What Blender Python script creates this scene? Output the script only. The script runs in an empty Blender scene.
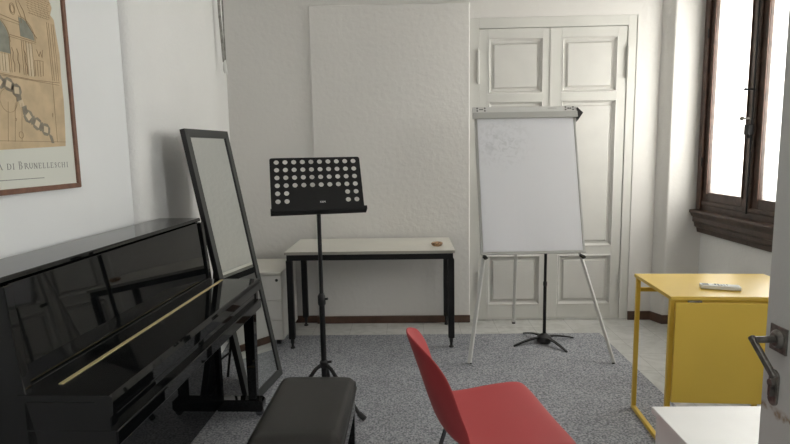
import bpy, bmesh, math, random
from math import sin, cos, pi, radians, atan
from mathutils import Vector, Matrix
random.seed(4)
sc = bpy.context.scene
col = sc.collection

# ------------------------------------------------------------------ camera
F = 548.0
H = 1.45
cam_d = bpy.data.cameras.new('camera')
cam = bpy.data.objects.new('camera', cam_d); col.objects.link(cam)
cam_d.sensor_width = 36.0; cam_d.lens = 36.0 * F / 790.0
cam_d.clip_start = 0.02; cam_d.clip_end = 60
yaw = atan(15 / F); pit = radians(7.3); rol = radians(1.0)
f = Vector((-sin(yaw) * cos(pit), cos(yaw) * cos(pit), -sin(pit)))
rt = Vector((cos(yaw), sin(yaw), 0)); up = rt.cross(f)
R2 = cos(rol) * rt - sin(rol) * up; U2 = sin(rol) * rt + cos(rol) * up
M = Matrix((R2, U2, -f)).transposed().to_4x4(); M.translation = Vector((0, 0, H))
cam.matrix_world = M
sc.camera = cam

# ------------------------------------------------------------------ world, light, exposure
w = bpy.data.worlds.new('world'); sc.world = w; w.use_nodes = True
bg = w.node_tree.nodes['Background']; bg.inputs[0].default_value = (1.0, 0.98, 0.95, 1); bg.inputs[1].default_value = 1.6
sc.view_settings.view_transform = 'Standard'; sc.view_settings.look = 'None'
sc.view_settings.exposure = 0.29; sc.view_settings.gamma = 1.0; sc.view_settings.use_curve_mapping = False

def area(name, loc, target, sx, sy, power, color):
    l = bpy.data.lights.new(name, 'AREA'); l.shape = 'RECTANGLE'; l.size = sx; l.size_y = sy; l.energy = power; l.color = color
    o = bpy.data.objects.new(name, l); col.objects.link(o); o.location = loc
    o.rotation_euler = (Vector(target) - Vector(loc)).to_track_quat('-Z', 'Y').to_euler()
    return o
# daylight behind the frosted panes of window_1 and an added unseen window; an added fill light behind the camera
area('daylight_window', (2.63, 3.76, 1.86), (0, 3.76, 1.86), 1.8, 1.26, 72, (1.0, 0.99, 0.97))
area('fill_daylight_near', (2.63, 0.87, 1.86), (0, 0.87, 1.86), 1.8, 0.88, 102, (0.95, 0.98, 1.0))
area('fill_light', (0.3, -0.8, 3.0), (0.3, -0.8, 0), 0.7, 0.7, 14, (1.0, 0.97, 0.93))

# ------------------------------------------------------------------ materials
def mat(name, c, rough=0.5, metal=0.0, noise=0.0, nscale=8.0, bump=0.0, bscale=60.0, bdist=0.01, spec=0.5, coat=0.0, c2=None):
    m = bpy.data.materials.new(name); m.use_nodes = True
    n = m.node_tree.nodes; L = m.node_tree.links; b = n['Principled BSDF']
    b.inputs['Base Color'].default_value = (*c, 1); b.inputs['Roughness'].default_value = rough
    b.inputs['Metallic'].default_value = metal; b.inputs['Specular IOR Level'].default_value = spec
    b.inputs['Coat Weight'].default_value = coat; b.inputs['Coat Roughness'].default_value = 0.03
    geo = n.new('ShaderNodeNewGeometry')
    if noise or c2:
        t = n.new('ShaderNodeTexNoise'); t.inputs['Scale'].default_value = nscale; t.inputs['Detail'].default_value = 6
        L.new(geo.outputs['Position'], t.inputs['Vector'])
        r = n.new('ShaderNodeValToRGB'); L.new(t.outputs['Fac'], r.inputs['Fac'])
        a = c2 if c2 else tuple(x * (1 - noise) for x in c)
        r.color_ramp.elements[0].position = 0.36; r.color_ramp.elements[1].position = 0.64
        r.color_ramp.elements[0].color = (*a, 1)
        r.color_ramp.elements[1].color = (*(c if c2 else tuple(min(1, x * (1 + noise)) for x in c)), 1)
        L.new(r.outputs['Color'], b.inputs['Base Color'])
    if bump:
        t2 = n.new('ShaderNodeTexNoise'); t2.inputs['Scale'].default_value = bscale; t2.inputs['Detail'].default_value = 5
        L.new(geo.outputs['Position'], t2.inputs['Vector'])
        bp = n.new('ShaderNodeBump'); bp.inputs['Strength'].default_value = bump; bp.inputs['Distance'].default_value = bdist
        L.new(t2.outputs['Fac'], bp.inputs['Height']); L.new(bp.outputs['Normal'], b.inputs['Normal'])
    return m

paint_cool = mat('smooth_white_paint', (0.87, 0.885, 0.895), 0.45, noise=0.015, nscale=2)
paint = mat('white_plaster', (0.86, 0.86, 0.85), 0.85, noise=0.02, nscale=1.6, bump=0.55, bscale=55, bdist=0.008)
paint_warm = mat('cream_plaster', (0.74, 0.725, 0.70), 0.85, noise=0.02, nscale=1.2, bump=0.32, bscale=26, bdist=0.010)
ceil_m = mat('ceiling_paint', (0.82, 0.81, 0.78), 0.9)
door_m = mat('pale_grey_gloss_paint', (0.66, 0.655, 0.62), 0.42, noise=0.03, nscale=5)
door_in = mat('panel_paint', (0.67, 0.66, 0.63), 0.45, noise=0.03, nscale=5)
brown_bb = mat('brown_skirting', (0.085, 0.045, 0.030), 0.4, noise=0.2, nscale=14)
wood_dark = mat('dark_stained_wood', (0.062, 0.036, 0.026), 0.42, noise=0.35, nscale=16, bump=0.15, bscale=50)
wood_red = mat('reddish_worn_wood', (0.075, 0.034, 0.021), 0.5, noise=0.35, nscale=20)
black_gloss = mat('black_piano_polish', (0.0035, 0.004, 0.0045), 0.03, spec=0.42)
black_metal = mat('black_powder_coat', (0.009, 0.009, 0.010), 0.5, spec=0.35)
black_plastic = mat('black_plastic', (0.015, 0.015, 0.016), 0.5)
brass = mat('brass', (0.80, 0.66, 0.36), 0.45, 0.5)
frame_dark = mat('charcoal_frame', (0.040, 0.043, 0.042), 0.42)
frame_shaded = mat('shaded_frame_side', (0.010, 0.010, 0.011), 0.4)  # frame colour darkened on sides and back: shade put into the colour
white_lam = mat('white_laminate', (0.72, 0.70, 0.64), 0.4, noise=0.02, nscale=6)
edge_grey = mat('grey_edge_band', (0.42, 0.40, 0.36), 0.5)
cab_m = mat('white_cabinet_metal', (0.70, 0.69, 0.66), 0.4)
alu = mat('grey_aluminium', (0.50, 0.50, 0.48), 0.4, 0.2)
alu_l = mat('pale_grey_enamel', (0.68, 0.68, 0.66), 0.4, 0.0)
yellow = mat('yellow_lacquer', (0.77, 0.53, 0.08), 0.33, noise=0.02, nscale=4)
red = mat('red_plastic', (0.47, 0.060, 0.065), 0.5, bump=0.05, bscale=350, bdist=0.002)
leather = mat('black_leather', (0.020, 0.019, 0.018), 0.36, bump=0.25, bscale=420, bdist=0.002)
chrome = mat('dark_chrome', (0.25, 0.25, 0.26), 0.2, 1.0)
steel = mat('worn_steel', (0.17, 0.16, 0.145), 0.38, 0.55, noise=0.35, nscale=60)
remote_m = mat('white_plastic', (0.78, 0.77, 0.74), 0.4)
shelf_m = mat('white_shelf_board', (0.80, 0.795, 0.78), 0.38, noise=0.02, nscale=8)
white_ptfe = mat('off_white_print', (0.75, 0.75, 0.73), 0.6)
grey_btn = mat('grey_buttons', (0.20, 0.20, 0.22), 0.5)
ash_m = mat('brown_marbled_ceramic', (0.34, 0.20, 0.10), 0.35, noise=0.7, nscale=70)
pipe_m = mat('grey_conduit', (0.27, 0.26, 0.24), 0.6, noise=0.3, nscale=30)
matting = mat('cream_poster_paper', (0.72, 0.73, 0.66), 0.55)
parch = mat('tan_parchment', (0.60, 0.46, 0.29), 0.7, noise=0.09, nscale=14)
parch_l = mat('pale_parchment', (0.66, 0.54, 0.37), 0.7, noise=0.06, nscale=20)
wash = mat('blue_grey_wash', (0.27, 0.27, 0.22), 0.7, noise=0.12, nscale=30)
wash_g = mat('grey_ink_wash', (0.27, 0.235, 0.18), 0.7, noise=0.15, nscale=40)
ink = mat('brown_ink', (0.33, 0.22, 0.13), 0.7)
text_ink = mat('grey_print_ink', (0.25, 0.25, 0.23), 0.6)
frame_wood = mat('brown_picture_frame', (0.20, 0.095, 0.060), 0.38, noise=0.15, nscale=30)

# paper of the flip chart, with the faint smudge of wiped pen
paper = mat('white_paper', (0.80, 0.81, 0.85), 0.6)
def paper_nodes(m):
    n = m.node_tree.nodes; L = m.node_tree.links; b = n['Principled BSDF']
    geo = n.new('ShaderNodeNewGeometry')
    mp = n.new('ShaderNodeMapping'); mp.inputs['Location'].default_value = (-0.62, 0, -1.50)
    mp.vector_type = 'POINT'; L.new(geo.outputs['Position'], mp.inputs['Vector'])
    sc_ = n.new('ShaderNodeVectorMath'); sc_.operation = 'MULTIPLY'; sc_.inputs[1].default_value = (4.0, 0, 4.8); L.new(mp.outputs[0], sc_.inputs[0])
    ln = n.new('ShaderNodeVectorMath'); ln.operation = 'LENGTH'; L.new(sc_.outputs[0], ln.inputs[0])
    mr = n.new('ShaderNodeMapRange'); mr.inputs['From Min'].default_value = 0.2; mr.inputs['From Max'].default_value = 1.0
    mr.inputs['To Min'].default_value = 1; mr.inputs['To Max'].default_value = 0; L.new(ln.outputs['Value'], mr.inputs['Value'])
    st = n.new('ShaderNodeTexNoise'); st.inputs['Scale'].default_value = 26; st.inputs['Detail'].default_value = 8; st.inputs['Distortion'].default_value = 1.2
    L.new(geo.outputs['Position'], st.inputs['Vector'])
    r = n.new('ShaderNodeValToRGB'); r.color_ramp.elements[0].position = 0.46; r.color_ramp.elements[1].position = 0.66; L.new(st.outputs['Fac'], r.inputs['Fac'])
    mu = n.new('ShaderNodeMath'); mu.operation = 'MULTIPLY'; L.new(r.outputs['Color'], mu.inputs[0]); L.new(mr.outputs[0], mu.inputs[1])
    mx = n.new('ShaderNodeMix'); mx.data_type = 'RGBA'; mx.inputs[6].default_value = (0.80, 0.81, 0.85, 1); mx.inputs[7].default_value = (0.66, 0.67, 0.70, 1)
    L.new(mu.outputs[0], mx.inputs[0]); L.new(mx.outputs[2], b.inputs['Base Color'])
paper_nodes(paper)

# carpet: grey loop pile with salt and pepper flecks
carpet_m = mat('grey_carpet', (0.2, 0.2, 0.2), 0.95, bump=0.8, bscale=260, bdist=0.006, spec=0.1)
def carpet_nodes(m):
    n = m.node_tree.nodes; L = m.node_tree.links; b = n['Principled BSDF']
    geo = n.new('ShaderNodeNewGeometry')
    a = n.new('ShaderNodeTexNoise'); a.inputs['Scale'].default_value = 95; a.inputs['Detail'].default_value = 3; L.new(geo.outputs['Position'], a.inputs['Vector'])
    r = n.new('ShaderNodeValToRGB'); L.new(a.outputs['Fac'], r.inputs['Fac'])
    r.color_ramp.elements[0].position = 0.33; r.color_ramp.elements[0].color = (0.18, 0.186, 0.207, 1)
    r.color_ramp.elements[1].position = 0.67; r.color_ramp.elements[1].color = (0.555, 0.565, 0.60, 1)
    c = n.new('ShaderNodeTexNoise'); c.inputs['Scale'].default_value = 3.5; c.inputs['Detail'].default_value = 3; L.new(geo.outputs['Position'], c.inputs['Vector'])
    r2 = n.new('ShaderNodeValToRGB'); L.new(c.outputs['Fac'], r2.inputs['Fac'])
    r2.color_ramp.elements[0].position = 0.3; r2.color_ramp.elements[0].color = (0.86, 0.86, 0.86, 1)
    r2.color_ramp.elements[1].position = 0.7; r2.color_ramp.elements[1].color = (1, 1, 1, 1)
    mx = n.new('ShaderNodeMix'); mx.data_type = 'RGBA'; mx.blend_type = 'MULTIPLY'; mx.inputs[0].default_value = 1
    L.new(r.outputs['Color'], mx.inputs[6]); L.new(r2.outputs['Color'], mx.inputs[7]); L.new(mx.outputs[2], b.inputs['Base Color'])
carpet_nodes(carpet_m)

# floor tiles: pale grey marbled squares of 30 cm with thin joints
tile_m = mat('pale_floor_tile', (0.5, 0.5, 0.5), 0.35)
def tile_nodes(m):
    n = m.node_tree.nodes; L = m.node_tree.links; b = n['Principled BSDF']
    geo = n.new('ShaderNodeNewGeometry')
    mp = n.new('ShaderNodeMapping'); mp.inputs['Location'].default_value = (-0.10, -0.18, 0); L.new(geo.outputs['Position'], mp.inputs['Vector'])
    br = n.new('ShaderNodeTexBrick'); br.offset = 0.0; br.squash = 1.0
    br.inputs['Scale'].default_value = 1.0; br.inputs['Brick Width'].default_value = 0.30; br.inputs['Row Height'].default_value = 0.30
    br.inputs['Mortar Size'].default_value = 0.0028; br.inputs['Mortar Smooth'].default_value = 0.2
    br.inputs['Color1'].default_value = (0.60, 0.595, 0.575, 1); br.inputs['Color2'].default_value = (0.57, 0.57, 0.55, 1); br.inputs['Mortar'].default_value = (0.42, 0.415, 0.40, 1)
    L.new(mp.outputs[0], br.inputs['Vector'])
    t = n.new('ShaderNodeTexNoise'); t.inputs['Scale'].default_value = 9; t.inputs['Detail'].default_value = 7; t.inputs['Distortion'].default_value = 1.2
    L.new(geo.outputs['Position'], t.inputs['Vector'])
    r = n.new('ShaderNodeValToRGB'); L.new(t.outputs['Fac'], r.inputs['Fac'])
    r.color_ramp.elements[0].position = 0.35; r.color_ramp.elements[0].color = (0.82, 0.82, 0.81, 1); r.color_ramp.elements[1].position = 0.6; r.color_ramp.elements[1].color = (1, 1, 1, 1)
    mx = n.new('ShaderNodeMix'); mx.data_type = 'RGBA'; mx.blend_type = 'MULTIPLY'; mx.inputs[0].default_value = 1
    L.new(br.outputs['Color'], mx.inputs[6]); L.new(r.outputs['Color'], mx.inputs[7]); L.new(mx.outputs[2], b.inputs['Base Color'])
tile_nodes(tile_m)

# frosted pane: lets daylight through and scatters a little of it
pane_m = bpy.data.materials.new('frosted_glass'); pane_m.use_nodes = True
def pane_nodes():
    n = pane_m.node_tree.nodes; L = pane_m.node_tree.links; n.clear()
    out = n.new('ShaderNodeOutputMaterial'); tr = n.new('ShaderNodeBsdfTransparent'); tr.inputs[0].default_value = (0.93, 0.93, 0.91, 1)
    di = n.new('ShaderNodeBsdfTranslucent'); di.inputs[0].default_value = (0.9, 0.88, 0.84, 1)
    mx = n.new('ShaderNodeMixShader'); mx.inputs[0].default_value = 0.18
    L.new(tr.outputs[0], mx.inputs[1]); L.new(di.outputs[0], mx.inputs[2]); L.new(mx.outputs[0], out.inputs[0])
pane_nodes()
mirror_m = mat('mirror_glass', (0.80, 0.83, 0.82), 0.012, 1.0)
# near door paint with a chipped, rusty ring of wear below the keyhole
near_door_m = mat('near_door_paint', (0.60, 0.60, 0.585), 0.5, bump=0.2, bscale=40)
def wear_nodes(m):
    n = m.node_tree.nodes; L = m.node_tree.links; b = n['Principled BSDF']
    geo = n.new('ShaderNodeNewGeometry')
    sp = n.new('ShaderNodeSeparateXYZ'); L.new(geo.outputs['Position'], sp.inputs[0])
    t = n.new('ShaderNodeTexNoise'); t.inputs['Scale'].default_value = 30; t.inputs['Detail'].default_value = 6; L.new(geo.outputs['Position'], t.inputs['Vector'])
    # height of the scratch: follows a gentle arc
    a = n.new('ShaderNodeMath'); a.operation = 'MULTIPLY_ADD'; a.inputs[1].default_value = 0.05; a.inputs[2].default_value = -0.025; L.new(t.outputs['Fac'], a.inputs[0])
    s = n.new('ShaderNodeMath'); s.operation = 'ADD'; L.new(sp.outputs['Z'], s.inputs[0]); L.new(a.outputs[0], s.inputs[1])
    y = n.new('ShaderNodeMath'); y.operation = 'MULTIPLY_ADD'; y.inputs[1].default_value = 0.0; y.inputs[2].default_value = 0.0; L.new(sp.outputs['Y'], y.inputs[0])
    s2 = n.new('ShaderNodeMath'); s2.operation = 'ADD'; L.new(s.outputs[0], s2.inputs[0]); L.new(y.outputs[0], s2.inputs[1])
    c = n.new('ShaderNodeMath'); c.operation = 'SUBTRACT'; c.inputs[1].default_value = 0.908; L.new(s2.outputs[0], c.inputs[0])
    ab = n.new('ShaderNodeMath'); ab.operation = 'ABSOLUTE'; L.new(c.outputs[0], ab.inputs[0])
    mr = n.new('ShaderNodeMapRange'); mr.inputs['From Min'].default_value = 0.003; mr.inputs['From Max'].default_value = 0.012
    mr.inputs['To Min'].default_value = 0.85; mr.inputs['To Max'].default_value = 0; L.new(ab.outputs[0], mr.inputs['Value'])
    r = n.new('ShaderNodeValToRGB'); r.color_ramp.elements[0].position = 0.38; r.color_ramp.elements[1].position = 0.52; L.new(t.outputs['Fac'], r.inputs['Fac'])
    mu = n.new('ShaderNodeMath'); mu.operation = 'MULTIPLY'; L.new(mr.outputs[0], mu.inputs[0]); L.new(r.outputs['Color'], mu.inputs[1])
    mx = n.new('ShaderNodeMix'); mx.data_type = 'RGBA'; mx.inputs[6].default_value = (0.60, 0.60, 0.585, 1); mx.inputs[7].default_value = (0.27, 0.17, 0.09, 1)
    L.new(mu.outputs[0], mx.inputs[0]); L.new(mx.outputs[2], b.inputs['Base Color'])
wear_nodes(near_door_m)

# ------------------------------------------------------------------ mesh helpers
ORG = {}
class MB:
    def __init__(s): s.v = []; s.f = []; s.m = []; s.mi = 0
    def add(s, vs, fs):
        k = len(s.v); s.v += [Vector(p) for p in vs]; s.f += [tuple(i + k for i in q) for q in fs]; s.m += [s.mi] * len(fs); return s
    def box(s, x0, x1, y0, y1, z0, z1):
        x0, x1 = sorted((x0, x1)); y0, y1 = sorted((y0, y1)); z0, z1 = sorted((z0, z1))
        return s.add([(x, y, z) for z in (z0, z1) for x, y in ((x0, y0), (x1, y0), (x1, y1), (x0, y1))],
                     [(0, 3, 2, 1), (4, 5, 6, 7), (0, 1, 5, 4), (1, 2, 6, 5), (2, 3, 7, 6), (3, 0, 4, 7)])
    def hexa(s, p):      # 8 points: bottom loop 4, top loop 4
        return s.add(p, [(0, 3, 2, 1), (4, 5, 6, 7), (0, 1, 5, 4), (1, 2, 6, 5), (2, 3, 7, 6), (3, 0, 4, 7)])
    def obox(s, c, u, v, w_, a, b, d):   # oriented box, half sizes a b d
        c = Vector(c); u = Vector(u).normalized(); v = Vector(v).normalized(); w_ = Vector(w_).normalized()
        return s.hexa([c + u * (a * i) + v * (b * j) + w_ * (d * k) for k in (-1, 1) for i, j in ((-1, -1), (1, -1), (1, 1), (-1, 1))])
    def bar(s, p, q, wx, wy, upv=(0, 0, 1)):   # rectangular bar from p to q
        p = Vector(p); q = Vector(q); t = (q - p); L = t.length; t.normalize()
        a = t.cross(Vector(upv))
        if a.length < 1e-4: a = t.cross(Vector((0, 1, 0)))
        a.normalize(); b = a.cross(t)
        return s.obox((p + q) / 2, a, b, t, wx / 2, wy / 2, L / 2)
    def tube(s, path, r, n=12, caps=True):
        path = [Vector(p) for p in path]; rs = r if isinstance(r, (list, tuple)) else [r] * len(path)
        k = len(s.v); prev = None; vs = []; fs = []
        for i, p in enumerate(path):
            t = (path[min(i + 1, len(path) - 1)] - path[max(i - 1, 0)]).normalized()
            if prev is None:
                a = t.cross(Vector((0, 0, 1)))
                if a.length < 1e-3: a = t.cross(Vector((0, 1, 0)))
                a.normalize()
            else:
                a = prev - t * prev.dot(t); a.normalize()
            prev = a; b = t.cross(a)
            vs += [p + (a * cos(2 * pi * j / n) + b * sin(2 * pi * j / n)) * rs[i] for j in range(n)]
        for i in range(len(path) - 1):
            for j in range(n):
                fs.append((i * n + j, i * n + (j + 1) % n, (i + 1) * n + (j + 1) % n, (i + 1) * n + j))
        if caps: fs.append(tuple(range(n))[::-1]); fs.append(tuple((len(path) - 1) * n + j for j in range(n)))
        return s.add(vs, fs)
    def lathe(s, c, prof, n=24, axis=(0, 0, 1)):
        c = Vector(c); q = Vector((0, 0, 1)).rotation_difference(Vector(axis))
        vs = []; fs = []
        for r, z in prof: vs += [c + q @ Vector((r * cos(2 * pi * j / n), r * sin(2 * pi * j / n), z)) for j in range(n)]
        for i in range(len(prof) - 1):
            for j in range(n): fs.append((i * n + j, i * n + (j + 1) % n, (i + 1) * n + (j + 1) % n, (i + 1) * n + j))
        fs.append(tuple(range(n))[::-1]); fs.append(tuple((len(prof) - 1) * n + j for j in range(n)))
        return s.add(vs, fs)
    def prism(s, pts, y0, y1, ax='y'):   # profile in the other two axes, extruded
        n = len(pts)
        def P(a, b, t): return {'y': (a, t, b), 'z': (a, b, t), 'x': (t, a, b)}[ax]
        vs = [P(a, b, y0) for a, b in pts] + [P(a, b, y1) for a, b in pts]
        return s.add(vs, [tuple(range(n))[::-1], tuple(range(n, 2 * n))] + [(i, (i + 1) % n, n + (i + 1) % n, n + i) for i in range(n)])
    def build(s, name, mats, parent=None, bevel=0.0, smooth=35, seg=2, subd=0, solid=0.0):
        me = bpy.data.meshes.new(name)
        org = ORG[parent.name] if parent else Vector((0, 0, 0))
        me.from_pydata([tuple(p - org) for p in s.v], [], s.f)
        for m in (mats if isinstance(mats, (list, tuple)) else [mats]): me.materials.append(m)
        for p, i in zip(me.polygons, s.m): p.material_index = i
        bm = bmesh.new(); bm.from_mesh(me); bmesh.ops.recalc_face_normals(bm, faces=bm.faces); bm.to_mesh(me); bm.free()
        o = bpy.data.objects.new(name, me); col.objects.link(o)
        if parent: o.parent = parent
        ORG[o.name] = org
        if smooth:
            for p in me.polygons: p.use_smooth = True
            me.set_sharp_from_angle(angle=radians(smooth))
        if solid:
            k = o.modifiers.new('thick', 'SOLIDIFY'); k.thickness = solid; k.offset = 0
        if bevel:
            k = o.modifiers.new('bevel', 'BEVEL'); k.width = bevel; k.segments = seg; k.limit_method = 'ANGLE'; k.angle_limit = radians(40)
            k.harden_normals = bool(smooth)
        if subd:
            k = o.modifiers.new('sub', 'SUBSURF'); k.levels = subd; k.render_levels = subd
        return o

def thing(name, loc, label, cat, group=None):
    o = bpy.data.objects.new(name, None); col.objects.link(o); o.location = loc; o.empty_display_size = 0.1
    o['label'] = label; o['category'] = cat
    if group: o['group'] = group
    ORG[o.name] = Vector(loc); return o
def struct(o): o['kind'] = 'structure'; return o
def sthing(name, loc):
    o = bpy.data.objects.new(name, None); col.objects.link(o); o.location = loc; o['kind'] = 'structure'; ORG[o.name] = Vector(loc); return o

# ------------------------------------------------------------------ room shell
ZC = 3.10
struct(MB().box(-1.9, 2.9, -1.9, 5.0, -0.10, 0.0).build('floor', tile_m, smooth=0))
struct(MB().box(-1.9, 2.9, -1.9, 5.0, ZC, ZC + 0.1).build('ceiling', ceil_m, smooth=0))
# left wall: smooth painted near part, then a textured part set back with a splayed corner
b = MB().box(-1.75, -1.437, -1.8, 2.80, 0, ZC)
struct(b.build('wall_left', paint_cool, smooth=0))
b = MB().prism([(-1.75, 2.80), (-1.437, 2.80), (-1.422, 2.804), (-1.408, 2.816), (-1.399, 2.834), (-1.395, 2.860), (-1.395, 3.86), (-1.485, 4.57), (-1.485, 4.85), (-1.75, 4.85)], 0, ZC, 'z')
struct(b.build('wall_left_far', paint, smooth=32))
# back wall with the opening of the double door and the slightly proud plaster field
DX0, DX1, DZ = 0.503, 1.835, 2.50
b = MB().box(-1.75, -0.79, 4.57, 4.85, 0, ZC).box(0.50, DX0, 4.57, 4.85, 0, ZC).box(DX0, DX1, 4.57, 4.85, DZ, ZC).box(DX1, 2.05, 4.57, 4.85, 0, ZC).box(-0.79, 0.5, 4.57, 4.85, 2.62, ZC)
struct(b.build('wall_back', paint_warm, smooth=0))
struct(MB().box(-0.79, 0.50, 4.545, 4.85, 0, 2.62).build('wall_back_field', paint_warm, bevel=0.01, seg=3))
# right wall: small pier in the corner, then the window wall
WX = 2.35
b = MB().prism([(2.025, 4.57), (2.075, 4.45), (WX, 4.45), (WX + 0.3, 4.45), (WX + 0.3, 4.85), (2.025, 4.85)], 0, ZC, 'z')
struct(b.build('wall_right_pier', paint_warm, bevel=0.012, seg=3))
b = MB()
wins = [(3.13, 4.40), (0.42, 1.32)]  # second opening belongs to the added, unseen window
ZW0, ZW1 = 0.95, 2.78
b.box(WX, WX + 0.3, 4.40, 4.45, 0, ZC).box(WX, WX + 0.3, 1.32, 3.13, 0, ZC).box(WX, WX + 0.3, -1.8, 0.42, 0, ZC)
for y0, y1 in wins: b.box(WX, WX + 0.3, y0, y1, 0, ZW0).box(WX, WX + 0.3, y0, y1, ZW1, ZC)
struct(b.build('wall_right', paint, smooth=0))
# wall behind the photographer, and the post on which the open door hangs
struct(MB().box(-1.75, 2.65, -1.9, -1.8, 0, ZC).build('wall_front', paint, smooth=0))
struct(MB().box(0.785, 0.875, 0.25, 0.36, 0, ZC).build('trim_1', door_m, bevel=0.004))
# skirting
struct(MB().box(-1.47, -0.79, 4.555, 4.57, 0, 0.062).box(-0.805, 0.50, 4.525, 4.545, 0, 0.062).build('baseboard_back', brown_bb, bevel=0.003))
struct(MB().prism([(1.835, 4.57), (1.835, 4.555), (2.017, 4.555), (2.065, 4.435), (WX, 4.435), (WX, 4.45), (2.075, 4.45), (2.025, 4.57)], 0, 0.075, 'z').build('baseboard_right', brown_bb, bevel=0.003))
struct(MB().box(-1.437, -1.425, -1.8, 2.80, 0, 0.062).build('baseboard_left', brown_bb, bevel=0.003))

# ------------------------------------------------------------------ double door in the back wall
d1 = sthing('door_1', (1.185, 4.57, 0))
b = MB()
b.box(DX0, 0.578, 4.576, 4.66, 0, DZ).box(1.765, DX1, 4.576, 4.66, 0, DZ).box(0.578, 1.765, 4.576, 4.66, 2.42, DZ)
b.build('door_frame', door_m, d1, bevel=0.0015)
def leaf(x0, x1, cols, panels, hinge_x, hinges, extra=None):
    """door leaf with sunk moulded panels. panels: (z0, z1)"""
    yf = 4.584
    a, c = cols
    zs = [0.012]
    for z0, z1 in panels: zs += [z0, z1]
    zs.append(2.416)
    b = MB()
    b.box(x0, a, yf, yf + 0.05, 0.012, 2.416).box(c, x1, yf, yf + 0.05, 0.012, 2.416)
    for i in range(0, len(zs), 2): b.box(a, c, yf, yf + 0.05, zs[i], zs[i + 1])
    lf = b.build('door_leaf', door_m, d1, bevel=0.002)
    for z0, z1 in panels:
        # moulding: slope from the frame face down into the sunk field, then a raised centre panel
        p = MB()
        def ring(i0, y0, i1, y1):
            o = [(a + i0, y0, z0 + i0), (c - i0, y0, z0 + i0), (c - i0, y0, z1 - i0), (a + i0, y0, z1 - i0)]
            n_ = [(a + i1, y1, z0 + i1), (c - i1, y1, z0 + i1), (c - i1, y1, z1 - i1), (a + i1, y1, z1 - i1)]
            p.add(o + n_, [(k, (k + 1) % 4, 4 + (k + 1) % 4, 4 + k) for k in range(4)])
        ring(0.0, yf - 0.003, 0.006, yf - 0.004); ring(0.006, yf - 0.004, 0.014, yf + 0.012); ring(0.014, yf + 0.012, 0.024, yf + 0.026)
        ring(0.024, yf + 0.026, 0.042, yf + 0.026); ring(0.042, yf + 0.026, 0.054, yf + 0.008)
        i = 0.054
        p.add([(a + i, yf + 0.008, z0 + i), (c - i, yf + 0.008, z0 + i), (c - i, yf + 0.008, z1 - i), (a + i, yf + 0.008, z1 - i)], [(0, 1, 2, 3)])
        o = p.build('door_panel', door_in, lf, smooth=0)
        k = o.modifiers.new('s', 'SOLIDIFY'); k.thickness = 0.004; k.offset = -1
    for z0, z1 in hinges:
        MB().tube([(hinge_x, 4.568, z0), (hinge_x, 4.568, z1)], 0.011, 10).lathe((hinge_x, 4.568, z1), [(0.009, 0), (0.006, 0.012), (0.002, 0.02)], 10).build('hinge', door_m, lf)
    return lf
pn = [(0.131, 0.565), (0.632, 1.845), (1.903, 2.345)]
leaf(0.580, 1.160, (0.651, 1.098), pn, 0.571, [(1.983, 2.242), (0.19, 0.42)])
leaf(1.168, 1.763, (1.243, 1.692), pn, 1.766, [(2.006, 2.247), (0.19, 0.42)])
MB().box(1.148, 1.168, 4.578, 4.584, 0.012, 2.416).build('cover_strip', door_m, d1, bevel=0.002)
MB().box(DX0, DX1, 4.575, 4.70, 0.0, 0.010).build('threshold', tile_m, d1, bevel=0.002)
MB().tube([(1.775, 4.583, 0.16), (1.775, 4.583, 0.42)], 0.006, 8).build('bolt_rod', steel, d1)

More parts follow.
